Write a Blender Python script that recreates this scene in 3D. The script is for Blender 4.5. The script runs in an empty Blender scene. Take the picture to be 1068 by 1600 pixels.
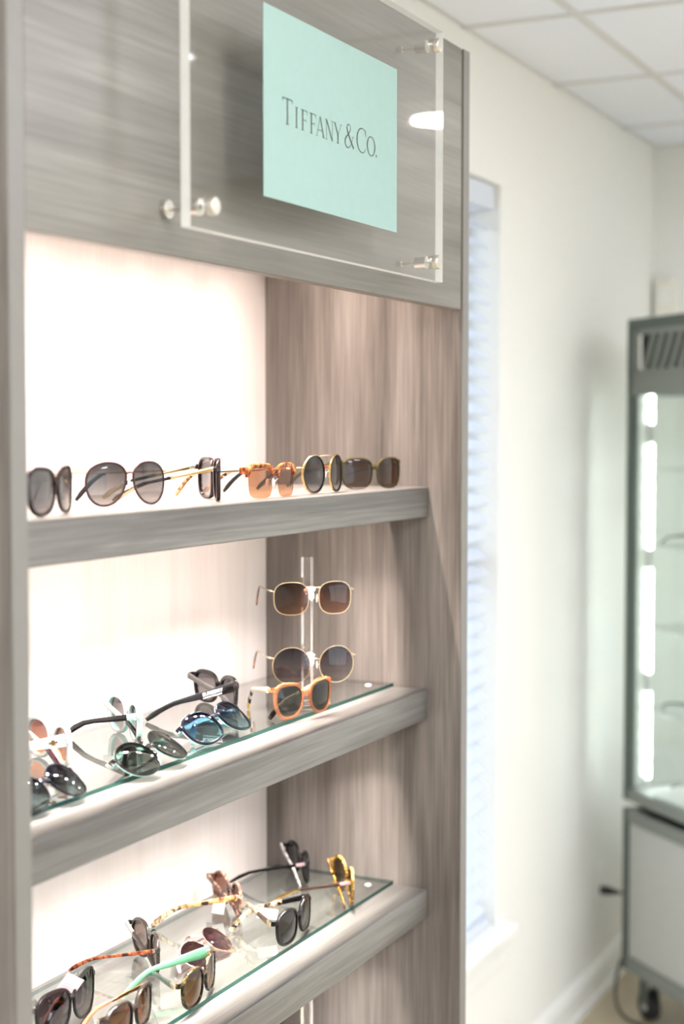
import bpy, math, random
from math import sin, cos, pi, radians
from mathutils import Vector, Matrix, Euler
random.seed(7)
S = bpy.context.scene
COL = S.collection

# ---------------------------------------------------------------- camera
CAM_H = 1.75
FPX = 2420.0
HEAD, PITCH = radians(26.172), radians(3.0513)
cd = bpy.data.cameras.new('camera')
cam = bpy.data.objects.new('camera', cd)
COL.objects.link(cam)
fwd = Vector((cos(HEAD) * cos(PITCH), sin(HEAD) * cos(PITCH), -sin(PITCH)))
cam.location = (0, 0, CAM_H)
cam.rotation_euler = fwd.to_track_quat('-Z', 'Y').to_euler()
cd.sensor_fit = 'VERTICAL'
cd.sensor_height = 36.0
cd.sensor_width = 24.03
cd.lens = FPX / 1600 * 36.0
cd.clip_start = 0.05
cd.dof.use_dof = True
cd.dof.focus_distance = 2.16
cd.dof.aperture_fstop = 2.7
S.camera = cam

# ---------------------------------------------------------------- world, exposure
S.view_settings.view_transform = 'Standard'
S.view_settings.look = 'None'
S.view_settings.exposure = 1.45
S.view_settings.gamma = 1.0
S.view_settings.use_curve_mapping = False
S.cycles.use_denoising = True
S.cycles.transparent_max_bounces = 32
S.cycles.max_bounces = 10
S.cycles.diffuse_bounces = 5
S.cycles.glossy_bounces = 5
S.cycles.caustics_reflective = False
S.cycles.caustics_refractive = False
S.cycles.sample_clamp_indirect = 8.0
W = bpy.data.worlds.new('overcast_sky')
S.world = W
W.use_nodes = True
bg = W.node_tree.nodes['Background']
bg.inputs[0].default_value = (0.87, 0.93, 1.0, 1)
bg.inputs[1].default_value = 1.35

# light levels, all in one place
TROFFER = 9.5        # radiance of the ceiling light diffusers
DOWNLIGHT = 30.0     # recessed round lights
LED_SHELF = 520.0    # bare LED chips below the shelves
BEAM_SHELF = 5.2     # W, lensed 100 degree beam of each shelf strip
BEAM_TOP = 7.2      # W, lensed beam of the strip behind the fascia
LED_TOP = 90.0      # LED chips behind the fascia
LED_CASE = 8.0      # LED bars in the corner case

# ---------------------------------------------------------------- node helpers
def newmat(name):
    m = bpy.data.materials.new(name)
    m.use_nodes = True
    nt = m.node_tree
    for n in list(nt.nodes):
        nt.nodes.remove(n)
    out = nt.nodes.new('ShaderNodeOutputMaterial')
    return m, nt, out

def plain(name, col, rough=0.5, metal=0.0, spec=0.5, bump=0.0, bscale=60, trans=0.0):
    m, nt, out = newmat(name)
    b = nt.nodes.new('ShaderNodeBsdfPrincipled')
    b.inputs['Base Color'].default_value = (*col, 1)
    b.inputs['Roughness'].default_value = rough
    b.inputs['Metallic'].default_value = metal
    b.inputs['Specular IOR Level'].default_value = spec
    tc = nt.nodes.new('ShaderNodeTexCoord')
    no = nt.nodes.new('ShaderNodeTexNoise')
    no.inputs['Scale'].default_value = bscale
    nt.links.new(tc.outputs['Object'], no.inputs['Vector'])
    mx = nt.nodes.new('ShaderNodeMix'); mx.data_type = 'RGBA'
    mx.inputs[6].default_value = (*[c * 0.95 for c in col], 1)
    mx.inputs[7].default_value = (*[min(1, c * 1.04) for c in col], 1)
    nt.links.new(no.outputs['Fac'], mx.inputs[0])
    nt.links.new(mx.outputs[2], b.inputs['Base Color'])
    if bump:
        bp = nt.nodes.new('ShaderNodeBump'); bp.inputs['Strength'].default_value = bump
        bp.inputs['Distance'].default_value = 0.002
        nt.links.new(no.outputs['Fac'], bp.inputs['Height'])
        nt.links.new(bp.outputs[0], b.inputs['Normal'])
    if trans:
        tr = nt.nodes.new('ShaderNodeBsdfTranslucent'); tr.inputs[0].default_value = (*col, 1)
        mm = nt.nodes.new('ShaderNodeMixShader'); mm.inputs[0].default_value = trans
        nt.links.new(b.outputs[0], mm.inputs[1]); nt.links.new(tr.outputs[0], mm.inputs[2])
        nt.links.new(mm.outputs[0], out.inputs[0])
    else:
        nt.links.new(b.outputs[0], out.inputs[0])
    return m

def emit(name, col, strength):
    m, nt, out = newmat(name)
    e = nt.nodes.new('ShaderNodeEmission')
    e.inputs[0].default_value = (*col, 1); e.inputs[1].default_value = strength
    nt.links.new(e.outputs[0], out.inputs[0])
    return m

def clear_shader(nt, tint_socket_or_col, rough=0.02, ior=1.5, gain=1.0, haze=None):
    """transparent body with a fresnel surface reflection on outward faces"""
    t = nt.nodes.new('ShaderNodeBsdfTransparent')
    if isinstance(tint_socket_or_col, tuple):
        t.inputs[0].default_value = (*tint_socket_or_col, 1)
    else:
        nt.links.new(tint_socket_or_col, t.inputs[0])
    g = nt.nodes.new('ShaderNodeBsdfGlossy'); g.inputs['Roughness'].default_value = rough
    f = nt.nodes.new('ShaderNodeFresnel'); f.inputs[0].default_value = ior
    geo = nt.nodes.new('ShaderNodeNewGeometry')
    inv = nt.nodes.new('ShaderNodeMath'); inv.operation = 'SUBTRACT'; inv.inputs[0].default_value = 1
    nt.links.new(geo.outputs['Backfacing'], inv.inputs[1])
    mu = nt.nodes.new('ShaderNodeMath'); mu.operation = 'MULTIPLY'
    nt.links.new(f.outputs[0], mu.inputs[0]); nt.links.new(inv.outputs[0], mu.inputs[1])
    m2 = nt.nodes.new('ShaderNodeMath'); m2.operation = 'MULTIPLY'; m2.inputs[1].default_value = gain; m2.use_clamp = True
    nt.links.new(mu.outputs[0], m2.inputs[0])
    body = t
    if haze:
        d = nt.nodes.new('ShaderNodeBsdfDiffuse'); d.inputs[0].default_value = (*haze[1], 1)
        mm = nt.nodes.new('ShaderNodeMixShader'); mm.inputs[0].default_value = haze[0]
        nt.links.new(t.outputs[0], mm.inputs[1]); nt.links.new(d.outputs[0], mm.inputs[2])
        body = mm
    mix = nt.nodes.new('ShaderNodeMixShader')
    nt.links.new(m2.outputs[0], mix.inputs[0])
    nt.links.new(body.outputs[0], mix.inputs[1]); nt.links.new(g.outputs[0], mix.inputs[2])
    return mix

def clear(name, tint, rough=0.02, ior=1.5, gain=1.0, haze=None):
    m, nt, out = newmat(name)
    nt.links.new(clear_shader(nt, tint, rough, ior, gain, haze).outputs[0], out.inputs[0])
    return m

_lens = {}
def lens_mat(top, bot, z0, z1, gain=1.0):
    """tinted lens; its tint fades from top to bottom as gradient lenses do (colours are for both faces together)"""
    key = (top, bot, z0, z1, gain)
    if key in _lens: return _lens[key]
    m, nt, out = newmat('gradient_lens')
    tc = nt.nodes.new('ShaderNodeTexCoord'); sx = nt.nodes.new('ShaderNodeSeparateXYZ')
    nt.links.new(tc.outputs['Object'], sx.inputs[0])
    mr = nt.nodes.new('ShaderNodeMapRange')
    mr.inputs[1].default_value = z0; mr.inputs[2].default_value = z1
    nt.links.new(sx.outputs[2], mr.inputs[0])
    mx = nt.nodes.new('ShaderNodeMix'); mx.data_type = 'RGBA'
    mx.inputs[6].default_value = (*[c ** 0.5 for c in bot], 1)
    mx.inputs[7].default_value = (*[c ** 0.5 for c in top], 1)
    nt.links.new(mr.outputs[0], mx.inputs[0])
    nt.links.new(clear_shader(nt, mx.outputs[2], 0.015, 1.55, gain).outputs[0], out.inputs[0])
    _lens[key] = m
    return m

def wood(name, axis, c1, c2, c3, rough=0.34, fine=1.0):
    """grey-brown laminate, grain running along the given axis (object space = room space)"""
    m, nt, out = newmat(name)
    b = nt.nodes.new('ShaderNodeBsdfPrincipled')
    tc = nt.nodes.new('ShaderNodeTexCoord')
    def noise(al, ac, detail, dist):
        mp = nt.nodes.new('ShaderNodeMapping')
        sc = [ac, ac, ac]; sc[axis] = al
        mp.inputs['Scale'].default_value = sc
        nt.links.new(tc.outputs['Object'], mp.inputs[0])
        n = nt.nodes.new('ShaderNodeTexNoise')
        n.inputs['Scale'].default_value = 1.0; n.inputs['Detail'].default_value = detail
        n.inputs['Distortion'].default_value = dist
        nt.links.new(mp.outputs[0], n.inputs['Vector'])
        return n
    n1 = noise(1.6 * fine, 26 * fine, 7, 0.6)
    n2 = noise(6 * fine, 210 * fine, 4, 0.3)
    n3 = noise(0.9, 7, 3, 0.8)
    r = nt.nodes.new('ShaderNodeValToRGB')
    r.color_ramp.elements[0].position = 0.35; r.color_ramp.elements[0].color = (*c1, 1)
    r.color_ramp.elements[1].position = 0.65; r.color_ramp.elements[1].color = (*c3, 1)
    e = r.color_ramp.elements.new(0.5); e.color = (*c2, 1)
    a = nt.nodes.new('ShaderNodeMix'); a.data_type = 'FLOAT'; a.inputs[0].default_value = 0.38
    nt.links.new(n1.outputs['Fac'], a.inputs[2]); nt.links.new(n2.outputs['Fac'], a.inputs[3])
    a2 = nt.nodes.new('ShaderNodeMix'); a2.data_type = 'FLOAT'; a2.inputs[0].default_value = 0.35
    nt.links.new(a.outputs[0], a2.inputs[2]); nt.links.new(n3.outputs['Fac'], a2.inputs[3])
    nt.links.new(a2.outputs[0], r.inputs[0])
    nt.links.new(r.outputs[0], b.inputs['Base Color'])
    b.inputs['Roughness'].default_value = rough
    b.inputs['Specular IOR Level'].default_value = 0.45
    bp = nt.nodes.new('ShaderNodeBump'); bp.inputs['Strength'].default_value = 0.25; bp.inputs['Distance'].default_value = 0.0006
    nt.links.new(n2.outputs['Fac'], bp.inputs['Height']); nt.links.new(bp.outputs[0], b.inputs['Normal'])
    nt.links.new(b.outputs[0], out.inputs[0])
    return m

def tortoise(name, cols, scale=90, alpha=1.0, rough=0.12):
    """mottled acetate; cols dark -> light"""
    m, nt, out = newmat(name)
    b = nt.nodes.new('ShaderNodeBsdfPrincipled')
    tc = nt.nodes.new('ShaderNodeTexCoord')
    n = nt.nodes.new('ShaderNodeTexNoise')
    n.inputs['Scale'].default_value = scale; n.inputs['Detail'].default_value = 1.5; n.inputs['Distortion'].default_value = 0.8
    nt.links.new(tc.outputs['Object'], n.inputs['Vector'])
    r = nt.nodes.new('ShaderNodeValToRGB')
    k = len(cols)
    r.color_ramp.elements[0].position = 0.36; r.color_ramp.elements[0].color = (*cols[0], 1)
    r.color_ramp.elements[1].position = 0.64; r.color_ramp.elements[1].color = (*cols[-1], 1)
    for i in range(1, k - 1):
        e = r.color_ramp.elements.new(0.36 + 0.28 * i / (k - 1)); e.color = (*cols[i], 1)
    nt.links.new(n.outputs['Fac'], r.inputs[0]); nt.links.new(r.outputs[0], b.inputs['Base Color'])
    b.inputs['Roughness'].default_value = rough
    b.inputs['Specular IOR Level'].default_value = 0.45
    if alpha < 1:
        t = nt.nodes.new('ShaderNodeBsdfTransparent'); nt.links.new(r.outputs[0], t.inputs[0])
        mm = nt.nodes.new('ShaderNodeMixShader'); mm.inputs[0].default_value = alpha
        nt.links.new(t.outputs[0], mm.inputs[1]); nt.links.new(b.outputs[0], mm.inputs[2]); nt.links.new(mm.outputs[0], out.inputs[0])
    else:
        nt.links.new(b.outputs[0], out.inputs[0])
    return m

def acetate(name, col, alpha=1.0, rough=0.1):
    """glossy plastic; alpha < 1 lets light through"""
    m, nt, out = newmat(name)
    b = nt.nodes.new('ShaderNodeBsdfPrincipled')
    b.inputs['Base Color'].default_value = (*col, 1); b.inputs['Roughness'].default_value = rough
    b.inputs['Specular IOR Level'].default_value = 0.4
    tc = nt.nodes.new('ShaderNodeTexCoord'); n = nt.nodes.new('ShaderNodeTexNoise'); n.inputs['Scale'].default_value = 120
    nt.links.new(tc.outputs['Object'], n.inputs['Vector'])
    mx = nt.nodes.new('ShaderNodeMix'); mx.data_type = 'RGBA'
    mx.inputs[6].default_value = (*[c * 0.92 for c in col], 1); mx.inputs[7].default_value = (*[min(1, c * 1.06) for c in col], 1)
    nt.links.new(n.outputs['Fac'], mx.inputs[0]); nt.links.new(mx.outputs[2], b.inputs['Base Color'])
    if alpha < 1:
        t = nt.nodes.new('ShaderNodeBsdfTransparent')
        t.inputs[0].default_value = (*[min(1, c ** 0.5) for c in col], 1)
        mm = nt.nodes.new('ShaderNodeMixShader'); mm.inputs[0].default_value = alpha
        nt.links.new(t.outputs[0], mm.inputs[1]); nt.links.new(b.outputs[0], mm.inputs[2]); nt.links.new(mm.outputs[0], out.inputs[0])
    else:
        nt.links.new(b.outputs[0], out.inputs[0])
    return m

# ---------------------------------------------------------------- mesh helpers
class MB:
    def __init__(s): s.v, s.f, s.m, s.mats = [], [], [], []
    def mi(s, mat):
        if mat not in s.mats: s.mats.append(mat)
        return s.mats.index(mat)
    def add(s, vs, fs, mat):
        o = len(s.v); k = s.mi(mat)
        s.v += [tuple(v) for v in vs]
        s.f += [tuple(i + o for i in f) for f in fs]
        s.m += [k] * len(fs)
    def box(s, x0, x1, y0, y1, z0, z1, mat, M=None):
        vs = [Vector((x, y, z)) for x in (x0, x1) for y in (y0, y1) for z in (z0, z1)]
        if M: vs = [M @ v for v in vs]
        s.add(vs, [(0, 1, 3, 2), (4, 6, 7, 5), (0, 4, 5, 1), (2, 3, 7, 6), (0, 2, 6, 4), (1, 5, 7, 3)], mat)
    def bbox(s, x0, x1, y0, y1, z0, z1, mat, b=0.0015, M=None):
        """box with chamfered edges"""
        vs, idx = [], {}
        for sx in (0, 1):
            for sy in (0, 1):
                for sz in (0, 1):
                    c = [(x0, x1)[sx], (y0, y1)[sy], (z0, z1)[sz]]
                    d = [b if q == 0 else -b for q in (sx, sy, sz)]
                    for ax in range(3):
                        p = [c[i] + (d[i] if i != ax else 0) for i in range(3)]
                        idx[(sx, sy, sz, ax)] = len(vs); vs.append(Vector(p))
        I = lambda a, b_, c_, ax: idx[(a, b_, c_, ax)]
        fs = []
        for q in (0, 1):
            fs.append([I(q, 0, 0, 0), I(q, 0, 1, 0), I(q, 1, 1, 0), I(q, 1, 0, 0)] if q == 0 else [I(q, 0, 0, 0), I(q, 1, 0, 0), I(q, 1, 1, 0), I(q, 0, 1, 0)])
            fs.append([I(0, q, 0, 1), I(1, q, 0, 1), I(1, q, 1, 1), I(0, q, 1, 1)] if q == 0 else [I(0, q, 0, 1), I(0, q, 1, 1), I(1, q, 1, 1), I(1, q, 0, 1)])
            fs.append([I(0, 0, q, 2), I(0, 1, q, 2), I(1, 1, q, 2), I(1, 0, q, 2)] if q == 0 else [I(0, 0, q, 2), I(1, 0, q, 2), I(1, 1, q, 2), I(0, 1, q, 2)])
        for a in (0, 1):
            for c in (0, 1):
                fs.append([I(a, c, 0, 0), I(a, c, 0, 1), I(a, c, 1, 1), I(a, c, 1, 0)])
                fs.append([I(a, 0, c, 0), I(a, 0, c, 2), I(a, 1, c, 2), I(a, 1, c, 0)])
                fs.append([I(0, a, c, 1), I(0, a, c, 2), I(1, a, c, 2), I(1, a, c, 1)])
                for z in (0, 1):
                    fs.append([I(a, c, z, 0), I(a, c, z, 1), I(a, c, z, 2)])
        if M: vs = [M @ v for v in vs]
        s.add(vs, fs, mat)
    def loft(s, rings, mat, cap=True, closed=False):
        n = len(rings[0]); vs = [p for r in rings for p in r]; fs = []
        k = len(rings)
        for i in range(k if closed else k - 1):
            for j in range(n):
                a, b = i * n + j, i * n + (j + 1) % n
                c, d = ((i + 1) % k) * n + (j + 1) % n, ((i + 1) % k) * n + j
                fs.append((a, b, c, d))
        if cap and not closed:
            fs.append(tuple(reversed(range(n)))); fs.append(tuple(range((k - 1) * n, k * n)))
        s.add(vs, fs, mat)
    def tube(s, pts, r, mat, n=8, cap=True):
        pts = [Vector(p) for p in pts]; rings = []
        rr = r if isinstance(r, (list, tuple)) else [r] * len(pts)
        prev = None
        for i, p in enumerate(pts):
            t = (pts[min(i + 1, len(pts) - 1)] - pts[max(i - 1, 0)]).normalized()
            if prev is None:
                u = t.orthogonal().normalized()
            else:
                u = (prev - t * prev.dot(t)).normalized()
            prev = u; w = t.cross(u)
            rings.append([p + (u * cos(2 * pi * j / n) + w * sin(2 * pi * j / n)) * rr[i] for j in range(n)])
        s.loft(rings, mat, cap)
    def cyl(s, a, b, r, mat, n=20, r2=None):
        s.tube([a, b], [r, r2 if r2 is not None else r], mat, n)
    def build(s, name, parent=None, smooth=False, M=None):
        me = bpy.data.meshes.new(name)
        me.from_pydata([tuple(v) for v in s.v], [], s.f)
        for m in s.mats: me.materials.append(m)
        me.polygons.foreach_set('material_index', s.m)
        me.validate(); me.update()
        import bmesh
        bm = bmesh.new(); bm.from_mesh(me)
        bmesh.ops.recalc_face_normals(bm, faces=bm.faces[:])
        bm.to_mesh(me); bm.free()
        if smooth:
            me.polygons.foreach_set('use_smooth', [True] * len(me.polygons))
            me.set_sharp_from_angle(angle=radians(38))
        o = bpy.data.objects.new(name, me)
        COL.objects.link(o)
        if parent: o.parent = parent
        if M is not None: o.matrix_local = M
        return o

def empty(name, loc=(0, 0, 0), rot=None, **kw):
    o = bpy.data.objects.new(name, None)
    o.empty_display_size = 0.05
    COL.objects.link(o)
    o.location = loc
    if rot is not None:
        o.rotation_euler = rot
    for k, v in kw.items(): o[k] = v
    return o

def tag(o, **kw):
    for k, v in kw.items(): o[k] = v
    return o

def part_box(name, parent, x0, x1, y0, y1, z0, z1, mat, b=0.001):
    """box part given in room coordinates under a thing whose base is parent.location"""
    mb = MB(); mb.bbox(x0, x1, y0, y1, z0, z1, mat, b)
    o = mb.build(name, parent)
    o.matrix_parent_inverse = parent.matrix_basis.inverted() if parent.parent is None else Matrix()
    return o

# ---------------------------------------------------------------- materials
M = {}
M['wall'] = plain('painted_wall', (0.82, 0.815, 0.785), 0.7, bump=0.05, bscale=140)
M['trim'] = plain('white_trim_paint', (0.85, 0.85, 0.83), 0.35)
M['floor'] = wood('tan_floor_boards', 0, (0.40, 0.33, 0.22), (0.49, 0.41, 0.28), (0.58, 0.50, 0.35), 0.35)
M['tile'] = plain('ceiling_tile', (0.84, 0.87, 0.94), 0.9, bump=0.4, bscale=220)
M['tee'] = plain('ceiling_tee', (0.66, 0.66, 0.66), 0.5)
M['woodX'] = wood('grey_laminate_lengthwise', 0, (0.060, 0.057, 0.053), (0.140, 0.133, 0.124), (0.245, 0.236, 0.224))
M['woodZ'] = wood('grey_laminate_upright', 2, (0.066, 0.057, 0.050), (0.160, 0.140, 0.125), (0.290, 0.262, 0.238))
M['woodF'] = wood('grey_laminate_fascia', 0, (0.105, 0.095, 0.083), (0.180, 0.166, 0.148), (0.262, 0.246, 0.225), 0.34, 0.8)
M['edge'] = plain('grey_edge_band', (0.19, 0.18, 0.168), 0.4)
M['backw'] = wood('white_laminate_back', 2, (0.57, 0.52, 0.495), (0.63, 0.58, 0.555), (0.67, 0.625, 0.60), 0.4, 0.7)
M['gap'] = plain('dark_carcass', (0.08, 0.07, 0.06), 0.7)
M['acrylic'] = clear('clear_acrylic', (0.97, 0.97, 0.965), 0.03, 1.49, 1.9)
M['acrylic_edge'] = plain('piped_light_edge', (0.93, 0.94, 0.93), 0.2, trans=0.35)  # white edge colour stands in for light piped through the clear slab
M['glass'] = clear('clear_glass', (0.95, 0.975, 0.965), 0.012, 1.52, 2.1)
M['glass_edge'] = clear('green_glass_edge', (0.07, 0.26, 0.22), 0.05, 1.52, 0.6, haze=(0.55, (0.012, 0.075, 0.066)))
m_, nt_, out_ = newmat('acrylic_rod')
g_ = nt_.nodes.new('ShaderNodeBsdfGlass'); g_.inputs['IOR'].default_value = 1.49; g_.inputs['Roughness'].default_value = 0.02
nt_.links.new(g_.outputs[0], out_.inputs[0]); M['rod'] = m_
M['teal'] = plain('pale_teal_card', (0.27, 0.40, 0.375), 0.6)
M['ink'] = plain('grey_green_ink', (0.075, 0.10, 0.095), 0.6)
M['steel'] = plain('brushed_steel', (0.74, 0.71, 0.66), 0.28, 1.0)
M['chrome'] = plain('chrome', (0.85, 0.85, 0.85), 0.12, 1.0)
M['led'] = [emit('warm_led', c, LED_SHELF * q) for q, c in ((1.7, (1.0, .87, .80)), (.62, (1.0, .89, .825)), (.5, (1.0, .92, .87)), (.5, (1.0, .92, .87)))]
M['led_top'] = emit('warm_led_top', (1.0, 0.855, 0.78), LED_TOP)
M['led_case'] = emit('cool_led', (0.93, 1.0, 0.97), LED_CASE)
M['ledbar'] = plain('led_strip_white', (0.8, 0.8, 0.78), 0.5)
M['diffuser'] = emit('light_diffuser', (0.94, 0.975, 1.04), TROFFER)
M['down'] = emit('downlight_lens', (1.0, 0.95, 0.88), DOWNLIGHT)
M['slat'] = plain('blind_slat', (0.74, 0.78, 0.86), 0.45, trans=0.16)
M['vinyl'] = plain('white_vinyl', (0.84, 0.85, 0.87), 0.4)
M['alu'] = plain('grey_green_aluminium', (0.105, 0.13, 0.115), 0.42, 0.35)
M['alu2'] = plain('grey_aluminium_panel', (0.24, 0.26, 0.24), 0.45, 0.3)
M['panel'] = plain('pale_grey_panel', (0.50, 0.51, 0.49), 0.3)
M['dark'] = plain('dark_recess', (0.03, 0.035, 0.035), 0.7)
M['rubber'] = plain('black_rubber', (0.02, 0.02, 0.022), 0.55)
M['cord'] = plain('dark_cord', (0.045, 0.05, 0.045), 0.5)
M['whitep'] = plain('white_plastic', (0.82, 0.81, 0.78), 0.4)
M['cream'] = plain('cream_plastic', (0.80, 0.77, 0.69), 0.45)
M['paper'] = plain('tag_paper', (0.88, 0.87, 0.86), 0.7, trans=0.15)
M['pinkpaper'] = plain('pink_tag_paper', (0.80, 0.58, 0.63), 0.7, trans=0.15)
M['print'] = plain('grey_tag_print', (0.35, 0.35, 0.36), 0.7)
M['whiteink'] = plain('white_print', (0.85, 0.85, 0.85), 0.5)

# ---------------------------------------------------------------- the room
XW, XE, YS, YN, ZC = -3.0, 5.15, -4.5, 1.37, 2.69
WX0, WX1, WZ0, WZ1 = 2.72, 3.685, 0.475, 2.36     # window opening in the north wall
mb = MB(); mb.box(XW, XE, YS, YN, -0.1, 0, M['floor']); tag(mb.build('floor'), kind='structure', label='tan wood-look floor beside white baseboard')
def wall(name, boxes):
    m = MB()
    for b in boxes: m.box(*b, M['wall'])
    return tag(m.build(name), kind='structure')
wall('wall_north', [(XW - .15, WX0, YN, YN + .14, -0.1, ZC + .1), (WX1, XE + .15, YN, YN + .14, -0.1, ZC + .1),
                    (WX0, WX1, YN, YN + .14, -0.1, WZ0), (WX0, WX1, YN, YN + .14, WZ1, ZC + .1)])['label'] = 'cream wall with the window beside the shelving'
wall('wall_east', [(XE, XE + .15, YS - .15, YN, -0.1, ZC + .1)])['label'] = 'cream end wall behind the grey display tower'
VX0, VX1, VZ0, VZ1 = -0.6, 2.6, 0.35, 2.35          # shop window behind the camera
wall('wall_south', [(XW - .15, VX0, YS - .15, YS, -0.1, ZC + .1), (VX1, XE, YS - .15, YS, -0.1, ZC + .1), (VX0, VX1, YS - .15, YS, -0.1, VZ0), (VX0, VX1, YS - .15, YS, VZ1, ZC + .1)])
win2 = empty('window_2', (VX0, YS - .1, VZ0), kind='structure', label='wide shop window behind the camera')
for b in ((0, .06, 0, .05, 0, VZ1 - VZ0), (VX1 - VX0 - .06, VX1 - VX0, 0, .05, 0, VZ1 - VZ0), (.06, VX1 - VX0 - .06, 0, .05, 0, .06), (.06, VX1 - VX0 - .06, 0, .05, VZ1 - VZ0 - .06, VZ1 - VZ0),
          (1.03, 1.09, 0, .05, .06, VZ1 - VZ0 - .06), (2.11, 2.17, 0, .05, .06, VZ1 - VZ0 - .06)):
    m = MB(); m.bbox(*b, M['alu2'], .002); m.build('window_frame', win2)
for a, b in ((.06, 1.03), (1.09, 2.11), (2.17, VX1 - VX0 - .06)):
    m = MB(); m.bbox(a, b, .022, .028, .06, VZ1 - VZ0 - .06, M['glass'], .0005); m.build('pane', win2)
wall('wall_west', [(XW - .15, XW, YS, YN, -0.1, ZC + .1)])

# suspended ceiling: deck, tees and one panel per bay
mb = MB(); mb.box(XW, XE, YS, YN, ZC + .03, ZC + .1, M['tile'])
ceil = tag(mb.build('ceiling'), kind='structure', label='white suspended ceiling of square panels')
PX, PY = 0.672, 0.672
xs = sorted({XW, XE} | {3.43 + PX * k for k in range(-9, 3) if XW < 3.43 + PX * k < XE})
ys = sorted({YS, YN} | {1.095 - PY * k for k in range(0, 9) if YS < 1.095 - PY * k < YN})
TROFF = [(4, 6), (11, 3), (3, 3), (3, 6), (6, 3), (6, 6), (9, 3), (9, 6), (8, 1)]   # bays that hold an unseen light instead of a panel; first two added to brighten
for i in range(len(xs) - 1):
    for j in range(len(ys) - 1):
        if (i, j) in TROFF: continue
        m = MB()
        m.bbox(xs[i] + .006, xs[i + 1] - .006, ys[j] + .006, ys[j + 1] - .006, ZC + .001, ZC + .016, M['tile'], .002)
        m.build('ceiling_panel', ceil)
for x in xs[1:-1]:
    m = MB(); m.box(x - .010, x + .010, YS, YN, ZC - .003, ZC + .03, M['tee']); m.build('ceiling_tee', ceil)
for y in ys[1:-1]:
    m = MB(); m.box(XW, XE, y - .010, y + .010, ZC - .0035, ZC + .03, M['tee']); m.build('ceiling_tee', ceil)
for k, (i, j) in enumerate(TROFF):
    t = empty('ceiling_light', ((xs[i] + xs[i + 1]) / 2, (ys[j] + ys[j + 1]) / 2, ZC), category='ceiling light', group='square ceiling lights out of view',
              label='unseen square flat diffuser light set in the suspended ceiling')
    hx, hy = (xs[i + 1] - xs[i]) / 2 - .012, (ys[j + 1] - ys[j]) / 2 - .012
    m = MB()
    m.box(-hx, hx, -hy, -hy + .02, -.004, .024, M['trim']); m.box(-hx, hx, hy - .02, hy, -.004, .024, M['trim'])
    m.box(-hx, -hx + .02, -hy + .02, hy - .02, -.004, .024, M['trim']); m.box(hx - .02, hx, -hy + .02, hy - .02, -.004, .024, M['trim'])
    m.build('frame', t)
    m = MB(); m.box(-hx + .02, hx - .02, -hy + .02, hy - .02, .002, .012, M['diffuser']); m.build('diffuser', t)

def downlight(x, y, lab):
    t = empty('recessed_light', (x, y, ZC), category='ceiling light', label=lab)
    m = MB(); R = []
    for r, z in ((.075, -.001), (.092, -.005), (.098, -.001), (.098, .0)):
        R.append([Vector((r * cos(2 * pi * k / 32), r * sin(2 * pi * k / 32), z)) for k in range(32)])
    m.loft(R, M['trim'], cap=False); m.build('trim_ring', t, True)
    m = MB(); m.cyl((0, 0, -.0015), (0, 0, -.0045), .074, M['down'], 32); m.build('lamp_lens', t)
downlight(4.40, -0.04, 'round recessed light mirrored in the clear sign')
downlight(1.55, 0.36, 'round recessed light over the shelving sign')
downlight(0.45, 0.30, 'round recessed light over the front post')

# baseboards
for nm, b in (('baseboard_north', (XW, XE, YN - .014, YN, 0, .116)), ('baseboard_east', (XE - .014, XE, YS, YN - .014, 0, .116))):
    m = MB(); x0, x1, y0, y1, z0, z1 = b
    if nm.endswith('north'):
        prof = [(YN, 0), (YN - .020, 0), (YN - .020, .022), (YN - .014, .03), (YN - .014, .088), (YN - .008, .108), (YN - .003, .116), (YN, .116)]
        m.loft([[Vector((x, p, q)) for p, q in prof] for x in (x0, x1)], M['trim'])
    else:
        prof = [(XE, 0), (XE - .020, 0), (XE - .020, .022), (XE - .014, .03), (XE - .014, .088), (XE - .008, .108), (XE - .003, .116), (XE, .116)]
        m.loft([[Vector((p, y, q)) for p, q in prof] for y in (y0, y1)], M['trim'])
    tag(m.build(nm), kind='structure')

# window: frame, meeting rail, two sashes, sill and apron
win = empty('window_1', (WX0, YN, WZ0), kind='structure', label='tall white window beside the shelving')
def wpart(name, b, mat, ch=.002):
    m = MB(); m.bbox(b[0] - WX0, b[1] - WX0, b[2] - YN, b[3] - YN, b[4] - WZ0, b[5] - WZ0, mat, ch); return m.build(name, win)
fy0, fy1 = YN + .085, YN + .13
wpart('window_frame', (WX0, WX0 + .04, fy0, fy1, WZ0, WZ1), M['vinyl'])
wpart('window_frame', (WX1 - .04, WX1, fy0, fy1, WZ0, WZ1), M['vinyl'])
wpart('window_frame', (WX0 + .04, WX1 - .04, fy0, fy1, WZ0, WZ0 + .05), M['vinyl'])
wpart('window_frame', (WX0 + .04, WX1 - .04, fy0, fy1, WZ1 - .05, WZ1), M['vinyl'])
zm = 1.43
wpart('meeting_rail', (WX0 + .04, WX1 - .04, fy0, fy1, zm - .025, zm + .025), M['vinyl'])
wpart('pane', (WX0 + .04, WX1 - .04, fy0 + .02, fy0 + .026, WZ0 + .05, zm - .025), M['glass'], .0005)
wpart('pane', (WX0 + .04, WX1 - .04, fy0 + .02, fy0 + .026, zm + .025, WZ1 - .05), M['glass'], .0005)
m = MB(); m.bbox(WX0 - .05, WX1 + .045, YN - .045, YN + .085, WZ0 - .024, WZ0 + .004, M['trim'], .005); tag(m.build('trim_1'), kind='structure', label='white window sill board')
m = MB(); m.bbox(WX0 - .03, WX1 + .03, YN - .016, YN, WZ0 - .094, WZ0 - .024, M['trim'], .003); tag(m.build('trim_2'), kind='structure', label='white apron under the window sill')

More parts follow.
